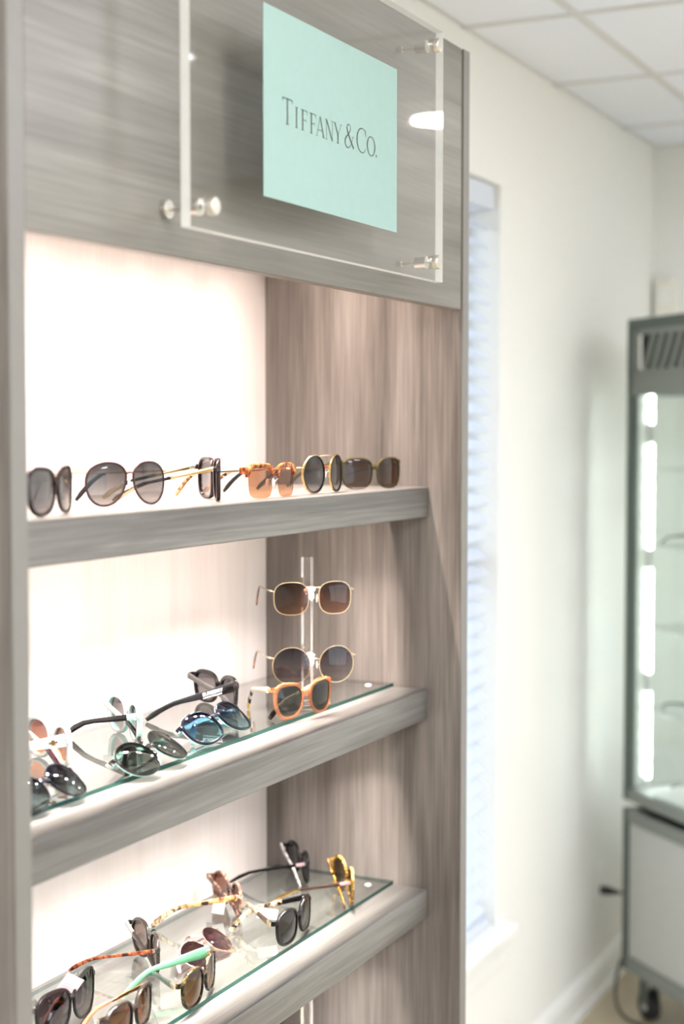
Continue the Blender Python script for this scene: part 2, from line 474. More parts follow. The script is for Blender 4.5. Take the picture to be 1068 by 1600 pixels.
# blind inside the window reveal
bl = empty('window_blind', ((WX0 + WX1) / 2, YN + .042, WZ0), category='blind', label='white slatted window blind lowered behind the shelving end')
bw = (WX1 - WX0) / 2 - .008
m = MB(); m.bbox(-bw, bw, -.03, .03, WZ1 - WZ0 - .062, WZ1 - WZ0 - .002, M['slat'], .002); m.build('headrail', bl)
sm = MB(); R = []
for q in (-1, 1):
    R.append([Vector((q * bw, .025 * u, .0035 * (1 - u * u) + o)) for u, o in ((-1, 0), (-.5, 0), (0, 0), (.5, 0), (1, 0), (1, -.0025), (.5, -.0025), (0, -.0025), (-.5, -.0025), (-1, -.0025))])
sm.loft(R, M['slat'])
proto = sm.build('slat', bl, True)
z, n = .055, 0
while z < WZ1 - WZ0 - .075:
    o = proto if n == 0 else proto.copy()
    if n: COL.objects.link(o); o.parent = bl
    o.location = (0, 0, z); o.rotation_euler = (radians(34), 0, 0)
    z += .0455; n += 1
m = MB(); m.bbox(-bw, bw, -.026, .026, .0045, .028, M['slat'], .003); m.build('bottom_rail', bl)
for x in (-bw + .12, 0, bw - .12):
    m = MB(); m.tube([(x, -.027, .02), (x, -.027, WZ1 - WZ0 - .06)], .0009, M['slat'], 5); m.build('ladder_cord', bl)

# ---------------------------------------------------------------- the shelving unit
UX0, UX1 = 1.241, 2.400           # clear width of the bay
UYF, UYB = 0.958, 1.329           # front of the side panels, face of the back panel
TP = 0.026                        # side panel thickness
UTOP = 2.373
SH = [1.654, 1.311, 0.968, 0.625, 0.282]
SF = 1.018                        # front of the shelves
unit = empty('display_shelving', (UX0 - TP, UYF, 0), category='shelving', label='grey wood-grain wall shelving bay with lit white back')
UI = Matrix.Translation((-(UX0 - TP), -UYF, 0))
def up(name, b, mat, ch=.0012, parent=None, extra=None):
    m = MB(); m.bbox(*b, mat, ch)
    if extra: extra(m)
    o = m.build(name, parent or unit)
    if parent is None: o.matrix_local = UI
    return o
def beam(name, parent, x, y, z, lx, ly, watt, col, spread):
    # nine lensed LEDs along the strip
    l = bpy.data.lights.new(name, 'AREA'); l.shape = 'RECTANGLE'; l.size = .014; l.size_y = ly
    l.energy = watt / 9; l.color = col; l.spread = radians(spread)
    for k in range(9):
        o = bpy.data.objects.new(name, l); COL.objects.link(o); o.parent = parent
        o.location = (x - lx / 2 + lx * k / 8, y, z)
# side panels with a pale banded front edge
for x0, x1 in ((UX0 - TP, UX0), (UX1, UX1 + TP)):
    sp = up('side_panel', (x0, x1, UYF + .001, UYB + .018, 0, UTOP), M['woodZ'])
    m = MB(); m.bbox(x0, x1, UYF - .0012, UYF + .001, 0, UTOP, M['edge'], .0004); m.build('edge_band', sp)
up('back_panel', (UX0, UX1, UYB, UYB + .016, .09, UTOP - .02), M['backw'])
up('top_panel', (UX0, UX1, UYF + .022, UYB, UTOP - .05, UTOP), M['woodX'])
up('fascia', (UX0 + .002, UX1 - .005, UYF + .0005, UYF + .0195, 1.947, UTOP), M['woodF'])
up('plinth', (UX0, UX1, UYF + .05, UYF + .068, 0, .09), M['woodX'])
for i, z in enumerate(SH):
    sh = up('shelf', (UX0, UX1, SF + .072, UYB, z - .018, z), M['woodX'])
    m = MB(); m.bbox(UX0, UX1, SF, SF + .072, z - .051, z, M['woodX'], .0016); m.build('front_beam', sh)
    if i < 4:
        m = MB(); m.box(UX0 + .02, UX1 - .02, SF + .0725, SF + .0805, z - .026, z - .020, M['ledbar'])
        for k in range(7):
            x = UX0 + .10 + (UX1 - UX0 - .24) * k / 6
            m.box(x - .007, x + .007, SF + .0728, SF + .0772, z - .0275, z - .0262, M['led'][i])
        st = m.build('led_strip', sh)
        beam('led_beam', sh, (UX1 + UX0) / 2, SF + .0750, z - .0276, UX1 - UX0 - .30, .004, BEAM_SHELF * (1, .9, .75, .6)[i], ((1, .87, .80), (1, .90, .84), (1, .93, .88), (1, .93, .88))[i], 105)
m = MB(); m.box(UX0 + .02, UX1 - .02, 1.140, 1.160, UTOP - .060, UTOP - .0505, M['ledbar'])
for k in range(12):
    x = UX0 + .06 + (UX1 - UX0 - .12) * k / 11
    m.box(x - .007, x + .007, 1.145, 1.155, UTOP - .0622, UTOP - .0602, M['led_top'])
o = m.build('led_strip', unit); o.matrix_local = UI
beam('led_beam', o, (UX1 + UX0) / 2, 1.150, UTOP - .0625, UX1 - UX0 - .20, .010, BEAM_TOP, (1, .85, .77), 68)

# glass plates lying on two shelves
def glass_plate(z, lab):
    g = empty('glass_plate', (UX0 + .01, 1.0805, z + .0004), category='glass plate', label=lab)
    wx, wy = UX1 - UX0 - .012, 1.309 - 1.080
    m = MB()
    v = [(0, 0, 0), (wx, 0, 0), (wx, wy, 0), (0, wy, 0), (0, 0, .006), (wx, 0, .006), (wx, wy, .006), (0, wy, .006)]
    m.add(v, [(3, 2, 1, 0), (4, 5, 6, 7)], M['glass'])
    m.add(v, [(0, 1, 5, 4), (1, 2, 6, 5), (2, 3, 7, 6), (3, 0, 4, 7)], M['glass_edge'])
    m.build('pane', g)
    for x, y in ((wx - .042, .028),):
        m = MB(); R = []
        for r, zz in ((.0055, 0), (.0053, .0010), (.004, .0018), (.001, .0022)):
            R.append([Vector((x + r * cos(2 * pi * k / 16), y + r * sin(2 * pi * k / 16), .006 + zz)) for k in range(16)])
        m.loft(R, M['whitep']); m.build('white_dot', g, True)  # small white dome near the right front corner of the plate
glass_plate(SH[1], 'long clear glass plate with green edge on the middle shelf')
glass_plate(SH[2], 'long clear glass plate with green edge on the lowest visible shelf')

# ---------------------------------------------------------------- the sign
SX0, SX1, SZ0, SZ1 = 1.455, 2.172, 1.971, 2.342
SYF, SYB = 0.899, 0.911
sign = empty('acrylic_sign', ((SX0 + SX1) / 2, SYB, SZ0), category='sign', label='clear acrylic sign with pale teal card on steel standoffs')
SI = Matrix.Translation((-(SX0 + SX1) / 2, -SYB, -SZ0))
m = MB()
v = [(x, y, z) for z in (SZ0, SZ1) for x, y in ((SX0, SYF), (SX1, SYF), (SX1, SYB), (SX0, SYB))]
m.add(v, [(0, 1, 5, 4), (2, 3, 7, 6)], M['acrylic'])
m.add(v, [(0, 3, 2, 1), (4, 5, 6, 7), (1, 2, 6, 5), (3, 0, 4, 7)], M['acrylic_edge'])
m.build('acrylic_panel', sign, M=SI)
CX0, CX1, CZ0, CZ1 = 1.618, 2.002, 2.026, 2.252
m = MB(); m.box(CX0, CX1, SYF - .0006, SYF - .0002, CZ0, CZ1, M['teal'])
card = m.build('sign_card', sign, M=SI)
# serif capitals drawn stroke by stroke in a unit-height box (x runs 0..w)
def letters():
    m = MB(); Y = SYF - .0009
    def poly(pts, o, h, w):
        m.add([(o + p[0] * w, Y, BASE + p[1] * h) for p in pts], [tuple(range(len(pts)))], M['ink'])
    def stroke(a, b, t0, t1, o, h, w):
        poly([(a[0] - t0 / 2, a[1]), (a[0] + t0 / 2, a[1]), (b[0] + t1 / 2, b[1]), (b[0] - t1 / 2, b[1])], o, h, w)
    def bar(x0, x1, y0, y1, o, h, w): poly([(x0, y0), (x1, y0), (x1, y1), (x0, y1)], o, h, w)
    def serif(xc, hw, y, o, h, w): bar(xc - hw, xc + hw, y, y + .022, o, h, w)
    def curve(pts, ths, o, h, w, n=10):
        P = [Vector((p[0] * w, p[1] * h, 0)) for p in pts]; out = []; T = []
        for i in range(len(P) - 1):
            p0, p1, p2, p3 = P[max(i - 1, 0)], P[i], P[i + 1], P[min(i + 2, len(P) - 1)]
            for k in range(n):
                t = k / n
                out.append(0.5 * ((2 * p1) + (p2 - p0) * t + (2 * p0 - 5 * p1 + 4 * p2 - p3) * t * t + (3 * p1 - p0 - 3 * p2 + p3) * t ** 3))
                T.append(ths[i] * (1 - t) + ths[i + 1] * t)
        out.append(P[-1]); T.append(ths[-1])
        L, R = [], []
        for i, p in enumerate(out):
            d = (out[min(i + 1, len(out) - 1)] - out[max(i - 1, 0)])
            d = d.normalized() if d.length > 1e-9 else Vector((1, 0, 0))
            nn = Vector((-d.y, d.x, 0)) * T[i] / 2
            L.append(p + nn); R.append(p - nn)
        vs = [(o + q.x, Y, BASE + q.y) for q in L + R]; k = len(L)
        m.add(vs, [(i, i + 1, k + i + 1, k + i) for i in range(k - 1)], M['ink'])
    BASE = 2.1193; hS, hC = .0256, .0316
    st = .0036                                    # stem width in metres
    def T(o, w, h):
        q = st / w
        stroke((.5, 0), (.5, 1), q, q, o, h, w); serif(.5, q * 1.3, 0, o, h, w)
        bar(0, 1, .955, 1, o, h, w)
        poly([(0, 1), (0, .84), (.03, .84), (.10, .955)], o, h, w); poly([(1, 1), (1, .84), (.97, .84), (.90, .955)], o, h, w)
    def I(o, w, h):
        q = st / w; stroke((.5, 0), (.5, 1), q, q, o, h, w); serif(.5, .5, 0, o, h, w); serif(.5, .5, .978, o, h, w)
    def Fl(o, w, h):
        q = st / w; stroke((.26, 0), (.26, 1), q, q, o, h, w); serif(.26, .26, 0, o, h, w)
        bar(0, .97, .955, 1, o, h, w); bar(.26, .78, .49, .525, o, h, w)
        poly([(.97, 1), (.97, .80), (.94, .80), (.86, .955)], o, h, w); bar(.74, .79, .40, .61, o, h, w)
    def A(o, w, h):
        q = st / w; th = q * .32
        stroke((.10, 0), (.47, 1), th, th, o, h, w); stroke((.86, 0), (.47, 1), q, q * .75, o, h, w)
        bar(.22, .72, .30, .335, o, h, w); serif(.10, .12, 0, o, h, w); serif(.86, .14, 0, o, h, w)
    def Nl(o, w, h):
        q = st / w; th = q * .33
        stroke((.13, 0), (.13, 1), th, th, o, h, w); stroke((.88, 0), (.88, 1), th, th, o, h, w)
        stroke((.88, 0), (.13, 1), q * .9, q, o, h, w)
        serif(.13, .13, 0, o, h, w); serif(.88, .13, .978, o, h, w); serif(.06, .10, .978, o, h, w)
    def Yl(o, w, h):
        q = st / w; th = q * .33
        stroke((.5, 0), (.5, .45), q, q, o, h, w); stroke((.5, .42), (.12, 1), q, q, o, h, w); stroke((.52, .44), (.88, 1), th, th, o, h, w)
        serif(.5, .2, 0, o, h, w); serif(.12, .17, .978, o, h, w); serif(.88, .13, .978, o, h, w)
    def amp(o, w, h):
        t = st
        curve([(1.0, .02), (.62, .36), (.28, .74), (.30, .93), (.46, 1.0), (.62, .92), (.60, .76), (.40, .58), (.12, .38), (.04, .20), (.16, .03), (.40, -.01), (.66, .12), (.84, .36), (.90, .50)],
              [t * .9, t, t, t * .6, t * .35, t * .45, t * .55, t * .5, t * .8, t, t * .7, t * .45, t * .35, t * .35, t * .35], o, h, w)
        serif(.90, .12, .50, o, h, w)
    def Cl(o, w, h):
        t = st
        curve([(.94, .78), (.86, .93), (.60, 1.0), (.30, .93), (.08, .70), (.04, .48), (.10, .25), (.30, .05), (.60, -.01), (.82, .06), (.97, .22)],
              [t * .35, t * .4, t * .4, t * .6, t * .95, t * 1.1, t * .95, t * .6, t * .4, t * .4, t * .35], o, h, w)
        bar(.93, .975, .70, .99, o, h, w)
    def Ol(o, w, h):
        t = st
        curve([(.5, 1), (.22, .90), (.04, .62), (.04, .38), (.22, .10), (.5, 0), (.78, .10), (.96, .38), (.96, .62), (.78, .90), (.5, 1)],
              [t * .35, t * .6, t, t, t * .6, t * .35, t * .6, t, t, t * .6, t * .35], o, h, w)
    T(1.6643, .0265, hC); I(1.6970, .0084, hS); Fl(1.7128, .0175, hS); Fl(1.7363, .0172, hS); A(1.7530, .0255, hS); Nl(1.7795, .0225, hS)
    Yl(1.8030, .0250, hS); amp(1.8355, .0270, .0300); Cl(1.8716, .0290, hC); Ol(1.9040, .0252, hS)
    c = 1.9332
    m.add([(c + .0021 * cos(2 * pi * k / 14), Y, BASE + .0021 + .0021 * sin(2 * pi * k / 14)) for k in range(14)], [tuple(range(14))], M['ink'])
    return m
lt = letters().build('lettering', card)
lt['label'] = 'dark grey-green serif lettering on the card'
for sx in (1.496, 2.140):
    for sz in (1.998, 2.315):
        m = MB()
        m.cyl((sx, UYF, sz), (sx, SYB, sz), .0030 if sx < 1.8 else .0018, M['steel'], 12)
        m.cyl((sx, SYB + .018, sz), (sx, SYB, sz), .0085, M['steel'], 20)
        m.cyl((sx, UYF + .0004, sz), (sx, UYF - .006, sz), .0105 if sx < 1.8 else .004, M['steel'], 20)
        m.cyl((sx, SYB + .004, sz), (sx, SYB + .0002, sz), .0095, M['steel'], 20)
        so = m.build('standoff', sign, True, SI)
        m = MB(); R = []
        for r, y in ((.0105, SYF - .0002), (.0105, SYF - .007), (.0095, SYF - .0085), (.002, SYF - .0088)):
            R.append([Vector((sx + r * cos(2 * pi * k / 22), y, sz + r * sin(2 * pi * k / 22))) for k in range(22)])
        m.loft(R, M['steel']); m.build('standoff_cap', so, True)

# ---------------------------------------------------------------- sunglasses
WRAP = 0.56
def bend(x): return x * x / WRAP
def outline(w, h, n=2.3, taper=0.0, flare=0.0, lift=0.0, sweep=0.0, N=44):
    """points of the +x lens about its centre, outer side = +x"""
    pts = []
    for k in range(N):
        a = 2 * pi * k / N; c, s = cos(a), sin(a)
        x = math.copysign(abs(c) ** (2 / n), c); z = math.copysign(abs(s) ** (2 / n), s)
        x2 = x * (1 + taper * z); z2 = z * (1 + flare * x)
        z2 += lift * max(x, 0) ** 2 * (0.5 + 0.5 * z)
        x2 += sweep * (-z)
        pts.append((x2 * w / 2, z2 * h / 2))
    return pts

def rim_mesh(m, pts, cx, sg, rw, dep, mat, top=0.0, side=0.0, zn0=-9, h=1, w=1):
    n = len(pts); rings = []
    for i, (x, z) in enumerate(pts):
        xa, za = pts[i - 1]; xb, zb = pts[(i + 1) % n]
        t = Vector((xb - xa, 0, zb - za)).normalized(); nm = Vector((t.z, 0, -t.x))
        zn, xn = z / (h / 2), x / (w / 2)
        if zn < zn0: rings.append(None); continue
        r = rw * (1 + top * max(zn, 0) + side * max(xn, 0))
        ring = []
        for u, yv in ((-.0008, -.5), (r * .35, -.62), (r * .75, -.55), (r, -.2), (r, .2), (r * .75, .55), (r * .35, .62), (-.0008, .5)):
            px, pz = x + nm.x * u, z + nm.z * u
            X = sg * (cx + px)
            ring.append(Vector((X, bend(X) + yv * dep, pz)))
        rings.append(ring)
    if all(r is not None for r in rings):
        m.loft(rings, mat, closed=True)
    else:
        k0 = next(i for i in range(n) if rings[i] is not None and rings[i - 1] is None)
        seq = []
        for i in range(n):
            r = rings[(k0 + i) % n]
            if r is None: break
            seq.append(r)
        m.loft(seq, mat)

def lens_mesh(m, pts, cx, sg, mat, th=.0016, bulge=.0022):
    n = len(pts); levels = (.35, .7, .92, 1.0)
    def P(x, z, rho, off):
        X = sg * (cx + x); return Vector((X, bend(X) + off - bulge * (1 - rho * rho), z))
    vs, fs = [], []
    for off in (-th / 2, th / 2):
        o = len(vs); vs.append(P(0, 0, 0, off))
        for l in levels:
            vs += [P(x * l, z * l, l, off) for x, z in pts]
        for k in range(n): fs.append((o, o + 1 + k, o + 1 + (k + 1) % n))
        for j in range(len(levels) - 1):
            a, b = o + 1 + j * n, o + 1 + (j + 1) * n
            for k in range(n): fs.append((a + k, b + k, b + (k + 1) % n, a + (k + 1) % n))
    half = len(vs) // 2; a = half - n; b = 2 * half - n
    for k in range(n): fs.append((a + k, b + k, b + (k + 1) % n, a + (k + 1) % n))
    m.add(vs, fs, mat)

TP_KIND = {  # half heights along the temple, half thickness
    'acetate': ([(0, .0048), (.12, .0042), (.55, .0031), (.75, .0036), (.95, .0046), (1, .003)], .0017),
    'thin': ([(0, .0030), (.15, .0024), (.6, .0020), (.8, .0028), (.96, .0034), (1, .002)], .0013),
    'wide': ([(0, .0078), (.10, .0074), (.35, .0055), (.6, .0036), (.8, .0036), (.95, .0044), (1, .003)], .0019),
    'wire': ([(0, .0013), (.60, .0010), (.66, .0019), (.85, .0029), (.97, .0032), (1, .0018)], .0010),
}
def prof(tab, t):
    for (a, u), (b, v) in zip(tab, tab[1:]):
        if t <= b: return u + (v - u) * (t - a) / (b - a)
    return tab[-1][1]
def tpath(t, L, drop, inw, sg):
    e = max(0, (t - .62) / .38)
    return Vector((-sg * inw * t * t, L * t * (1 - .03 * e), -drop * e ** 1.5))

def temple_mesh(kind, L, drop, sg, t0, t1, mat, n=12, inw=.006, grow=0.0):
    tab, th = TP_KIND[kind]; m = MB(); rings = []
    th += grow
    for i in range(n + 1):
        t = t0 + (t1 - t0) * i / n
        p = tpath(t, L, drop, inw, sg); q = tpath(min(t + .01, 1.01), L, drop, inw, sg)
        d = (q - p).normalized(); upn = Vector((1, 0, 0)).cross(d); upn = upn if upn.z > 0 else -upn
        hh = prof(tab, t) + grow
        rings.append([p + Vector((a * th, 0, 0)) + upn * (b * hh) for a, b in ((-1, -.7), (-1, .7), (-.6, 1), (.6, 1), (1, .7), (1, -.7), (.6, -1), (-.6, -1))])
    m.loft(rings, mat)
    return m

def glasses(d):
    """d: pose (x, y, psi, pitch, roll), surface z, sizes, styles and materials"""
    k = d.get('sc', 1.0)
    w, h, s = d['w'] * k, d['h'] * k, d['s'] * k
    psi, pitch, roll = [radians(a) for a in d['rot']]
    Rt = Matrix.Rotation(psi, 4, 'Z') @ Matrix.Rotation(pitch, 4, 'X') @ Matrix.Rotation(roll, 4, 'Y')
    root = empty(d.get('name', 'sunglasses'), category=d.get('cat', 'sunglasses'), label=d['label'])
    root.rotation_mode = 'XYZ'
    pts = outline(w, h, *d.get('shape', (2.3,)))
    fm = MB(); metal = d.get('metal', False)
    rw = d.get('rw', .0009 if metal else .0026); dep = d.get('dep', .0016 if metal else .0040)
    fmat = d['frame']
    zh = d.get('zh', .28) * h                      # hinge height over the lens centre
    for sg in (-1, 1):
        rim_mesh(fm, pts, s / 2, sg, rw, dep, fmat, d.get('top', 0), d.get('side', 0), d.get('half', -9), h, w)
        if 'inner' in d:
            rim_mesh(fm, [(x * .985, z * .985) for x, z in pts], s / 2, sg, rw * .55, dep * 1.5, d['inner'], 0, 0, -9, h, w)
        if 'back' in d:
            sub = MB(); rim_mesh(sub, pts, s / 2, sg, rw * .9, dep * .55, d['back'], d.get('top', 0), d.get('side', 0), -9, h, w)
            fm.add([Vector(v) + Vector((0, dep * .75, 0)) for v in sub.v], sub.f, d['back'])
    # inner edge of the lens at bridge height
    def inner_x(zf):
        c = [x for x, z in pts if abs(z - zf * h / 2) < h * .09 and x < 0]
        return s / 2 + (min(c) if c else -w / 2)
    zb = d.get('zb', .35)
    for zf, rr, arch, bm in d.get('bridges', [(zb, .0011 if metal else .0034, .0015, fmat)]):
        xi = inner_x(zf) + .0006; P = []
        for i in range(9):
            u = -1 + 2 * i / 8; X = u * xi
            P.append((X, bend(X) - .0005, zf * h / 2 + arch * (1 - u * u)))
        if metal or rr < .0018:
            fm.tube(P, rr, bm, 8)
        else:
            R = []
            for X, Yv, Z in P:
                R.append([Vector((X, Yv + a * dep * .55, Z + b * rr)) for a, b in ((-1, -.6), (-1, .6), (-.5, 1), (.5, 1), (1, .6), (1, -.6), (.5, -1), (-.5, -1))])
            fm.loft(R, bm)
    # end pieces out to the hinges
    outer = s / 2 + max(x for x, z in pts if abs(z - zh) < h * .12)
    hxp = outer + rw + d.get('ep', .004); hy = bend(hxp) + .006
    er = d.get('er', .0012 if metal else .0036)
    for sg in (-1, 1):
        P = [(sg * (outer - .0005), bend(outer), zh), (sg * (outer + rw * .8 + .0015), bend(outer) + .0003, zh), (sg * hxp, bend(hxp) + .001, zh), (sg * hxp, hy + .001, zh)]
        if metal:
            fm.tube(P, er, d.get('epm', fmat), 8)
        else:
            R = []
            for i, (X, Yv, Z) in enumerate(P):
                e = er * (1, 1, .95, .9)[i]; wd = (dep * .55, dep * .55, .0022, .0018)[i]
                ax = Vector((0, 1, 0)) if i < 2 else (Vector((sg * .7, .7, 0)) if i == 2 else Vector((sg, 0, 0)))
                R.append([Vector((X, Yv, Z)) + ax * (a * wd) + Vector((0, 0, b * e)) for a, b in ((-1, -.6), (-1, .6), (-.5, 1), (.5, 1), (1, .6), (1, -.6), (.5, -1), (-.5, -1))])
            fm.loft(R, d.get('epm', fmat))
    front = fm.build('frame_front', root, True)
    lm = lens_mat(d['lens'][0], d['lens'][1], -h / 2 * .9, h / 2 * .9, d.get('gain', 1.0))
    lens_v = []
    for sg in (-1, 1):
        m = MB(); lens_mesh(m, pts, s / 2, sg, lm); lens_v += [v.co for v in m.build('lens', root, True).data.vertices]
    if metal or d.get('pads'):
        for sg in (-1, 1):
            m = MB(); R = []
            c = Vector((sg * (s / 2 - w / 2 - .001), .008, -h * .02))
            for i in range(5):
                u = -1 + 2 * i / 4; r = math.sqrt(max(.04, 1 - u * u))
                R.append([c + Vector((sg * .0012 * cos(2 * pi * q / 8) * r, .0032 * sin(2 * pi * q / 8) * r, u * .0062)) for q in range(8)])
            m.loft(R, d.get('padmat', M['padclear']))
            m.tube([c + Vector((sg * .001, -.001, 0)), c + Vector((sg * .004, -.003, .004)), Vector((sg * (s / 2 - w / 2 + .0015), .001, h * .12))], .0005, M['steel'], 5)
            m.build('nose_pad', root, True)
    # temples
    tips = []
    L = d.get('L', .140)
    made = []
    for sg, key in ((-1, 'tl'), (1, 'tr')):
        t = {**d.get('temple', {}), **d.get(key, {})}
        if t.get('none'): continue
        kind = t.get('kind', 'thin' if metal else 'acetate'); drop = t.get('drop', .014)
        Lt = t.get('L', L)
        tab, th = TP_KIND[kind]
        segs = t['segs']                                  # [(t0, t1, material)], the first is the temple itself
        tm = temple_mesh(kind, Lt, drop, sg, 0.0, segs[0][0], segs[0][1])
        to = tm.build('temple', root, True)
        a = segs[0][0]
        for b, mt in segs[1:]:
            temple_mesh(kind, Lt, drop, sg, a, b, mt, 6, grow=.0001).build('temple_tip', to, True); a = b
        m = MB(); m.bbox(-.0018, .0018, -.004, .004, -min(.0028, tab[0][1] * .8), min(.0028, tab[0][1] * .8), t.get('hinge', M['steel']), .0004)
        hg = m.build('hinge', to); hg.location = (-sg * .0012, 0.001, 0)
        if 'charm' in t:
            m = MB()
            X0 = sg * (th + .0006)
            m.bbox(X0 - .0008, X0 + .0008, .012, .017, -.0035, .0035, M['gold'], .0003); m.bbox(X0 - .0008, X0 + .0008, .0085, .021, -.0012, .0012, M['gold'], .0003)
            m.build('emblem', to)
        made.append((sg, to, t, Lt, drop, kind, Vector((sg * hxp, hy + .002, zh))))
    # place: front rests on the surface
    if 'z' in d:
        zc = d['z']
    else:
        zc = d['on'] - min((Rt @ v).z for v in lens_v + [v.co for v in front.data.vertices]) + .0004
    root.location = (d['x'], d['y'], zc)
    root.rotation_euler = Rt.to_euler('XYZ')
    Mw = Matrix.Translation((d['x'], d['y'], zc)) @ Rt
    for sg, to, t, Lt, drop, kind, hp in made:
        al = radians(t.get('fold', 3))
        def mat(beta): return Matrix.Translation(hp) @ Matrix.Rotation(sg * al, 4, 'Z') @ Matrix.Rotation(beta, 4, 'X')
        beta = radians(t.get('beta', 0))
        if 'beta' not in t:
            goal = d['on'] + t.get('lift', 0) + .0006
            vs = [v.co for v in to.data.vertices] + [v.co for c in to.children for v in c.data.vertices]
            lo, hi = -radians(35), radians(35)
            f = lambda b: min((Mw @ mat(b) @ v).z for v in vs) - goal
            for _ in range(34):
                mid = (lo + hi) / 2
                if f(mid) > 0: hi = mid
                else: lo = mid
            beta = (lo + hi) / 2
        to.matrix_local = mat(beta)
        d.setdefault('temples', {})[sg] = to
    if 'tag' in d:
        loc, rot, size, pm = d['tag']
        m = MB(); a, b = size
        m.bbox(-a / 2, a / 2, -.0003, .0003, -b, 0, pm, .0001)
        if pm is M['paper']:
            for q in (.3, .42, .56, .7):
                m.box(-a * .38, a * .3 * (1 - q * .5), -.00045, -.00031, -b * q - .0006, -b * q, M['print'])
        m.tube([(0, .0001, 0), (.0005, .001, .004), (0, .0015, .008)], .0004, M['dark'], 5)
        o = m.build('price_tag', root); o.location = loc; o.rotation_euler = [radians(q) for q in rot]
        o['label'] = 'pink paper price tag' if pm is M['pinkpaper'] else 'white paper price tag'
    return root

# frame materials
M['padclear'] = acetate('clear_nose_pad', (0.9, 0.88, 0.84), 0.4)
M['gold'] = plain('polished_gold', (0.66, 0.45, 0.20), 0.22, 1.0)
M['palegold'] = plain('pale_gold', (0.70, 0.55, 0.36), 0.22, 1.0)
M['rosegold'] = plain('rose_gold', (0.80, 0.55, 0.47), 0.22, 1.0)
M['black'] = acetate('black_acetate', (0.005, 0.0045, 0.005))
M['smoke'] = acetate('smoke_acetate', (0.010, 0.009, 0.009), 0.96)
M['clearsmoke'] = acetate('clear_grey_acetate', (0.25, 0.24, 0.235), 0.55)
M['plum'] = acetate('plum_acetate', (0.016, 0.007, 0.009), 0.97)
M['burgundy'] = acetate('burgundy_enamel', (0.035, 0.006, 0.009))
M['red'] = acetate('red_enamel', (0.42, 0.05, 0.035))
M['white'] = acetate('white_acetate', (0.66, 0.74, 0.73))
M['mint'] = acetate('pale_mint_acetate', (0.36, 0.62, 0.58))
M['green'] = acetate('mint_green_acetate', (0.12, 0.32, 0.18))
M['navy'] = acetate('navy_acetate', (0.004, 0.005, 0.010))
M['darkgreen'] = acetate('black_green_acetate', (0.025, 0.04, 0.035))
M['olive'] = acetate('olive_acetate', (0.075, 0.060, 0.022), 0.75)
M['orange'] = acetate('clear_orange_acetate', (0.80, 0.40, 0.21), 0.22)
M['coral'] = acetate('coral_acetate', (0.85, 0.16, 0.08))
M['ivory'] = acetate('ivory_acetate', (0.66, 0.58, 0.45))
M['yellow'] = acetate('amber_yellow_acetate', (0.75, 0.48, 0.12))
M['brown'] = acetate('dark_brown_acetate', (0.045, 0.026, 0.018))
M['greybrown'] = acetate('grey_brown_acetate', (0.028, 0.022, 0.019), 0.96)
M['pinkclear'] = acetate('clear_pink_acetate', (0.62, 0.42, 0.44), 0.5)
M['tort'] = tortoise('brown_tortoise', [(0.03, 0.012, 0.006), (0.22, 0.06, 0.015), (0.60, 0.22, 0.06)], 110)
M['tortorange'] = tortoise('orange_tortoise', [(0.04, 0.010, 0.005), (0.32, 0.075, 0.018), (0.62, 0.24, 0.08)], 90)
M['tortyellow'] = tortoise('yellow_tortoise', [(0.03, 0.014, 0.005), (0.26, 0.13, 0.02), (0.62, 0.38, 0.10)], 110)
M['tortred'] = tortoise('red_tortoise', [(0.03, 0.01, 0.008), (0.26, 0.05, 0.02), (0.50, 0.16, 0.06)], 130)
M['havana'] = tortoise('cream_havana', [(0.015, 0.010, 0.006), (0.36, 0.25, 0.13), (0.68, 0.57, 0.40)], 130)
M['havtan'] = tortoise('tan_havana', [(0.02, 0.008, 0.004), (0.42, 0.20, 0.07), (0.66, 0.40, 0.19)], 110)
M['pinktort'] = tortoise('rose_tortoise', [(0.03, 0.014, 0.010), (0.17, 0.085, 0.06), (0.42, 0.28, 0.21)], 130)
M['greentort'] = tortoise('brown_green_tortoise', [(0.006, 0.004, 0.003), (0.016, 0.011, 0.004), (0.07, 0.05, 0.012)], 120)
M['crystal'] = tortoise('silver_speckle', [(0.05, 0.05, 0.05), (0.55, 0.54, 0.52), (0.85, 0.84, 0.82)], 240)

S1, S2, S3 = SH[0], SH[1] + .0065, SH[2] + .0065
G = {}
def add(k, **d): G[k] = (d, glasses(d))
T1 = lambda m: [(1.0, m)]
# --- top shelf, standing on the wood
add(1, on=S1, x=1.412, y=1.050, rot=(15.4, 0, 0), w=.060, h=.053, s=.075, sc=.92, shape=(2.7, .13, .07, .08), frame=M['plum'], rw=.0024, top=.5,
    lens=((.030, .028, .034), (.12, .10, .105)), gain=2.2, temple=dict(kind='thin', segs=[(.2, M['gold']), (1.0, M['plum'])], fold=4),
    label='oversized dark plum sunglasses with mirrored lenses by the front post')
add(2, on=S1, x=1.625, y=1.095, rot=(-14.1, 0, 0), w=.058, h=.053, s=.073, sc=.984, shape=(2.25, .15, .02, .0, .10), metal=True, rw=.0018, dep=.002, frame=M['burgundy'],
    lens=((.045, .043, .046), (.34, .32, .31)), zb=.55, bridges=[(.45, .0011, .002, M['burgundy'])], epm=M['gold'],
    temple=dict(kind='wire', drop=.034, segs=[(.62, M['gold']), (1.0, M['black'])], fold=12), label='burgundy-rimmed grey gradient aviator sunglasses with black temple tips')
add(3, on=S1, x=1.822, y=1.090, rot=(42.4, 0, 0), w=.052, h=.050, s=.068, sc=1.04, shape=(3.4, .03), frame=M['plum'], rw=.0030, dep=.005,
    lens=((.13, .125, .135), (.38, .37, .38)), temple=dict(kind='thin', segs=[(.40, M['gold']), (.72, M['black']), (1.0, M['palegold'])], fold=6),
    label='square black sunglasses turned edge-on with gold temples')
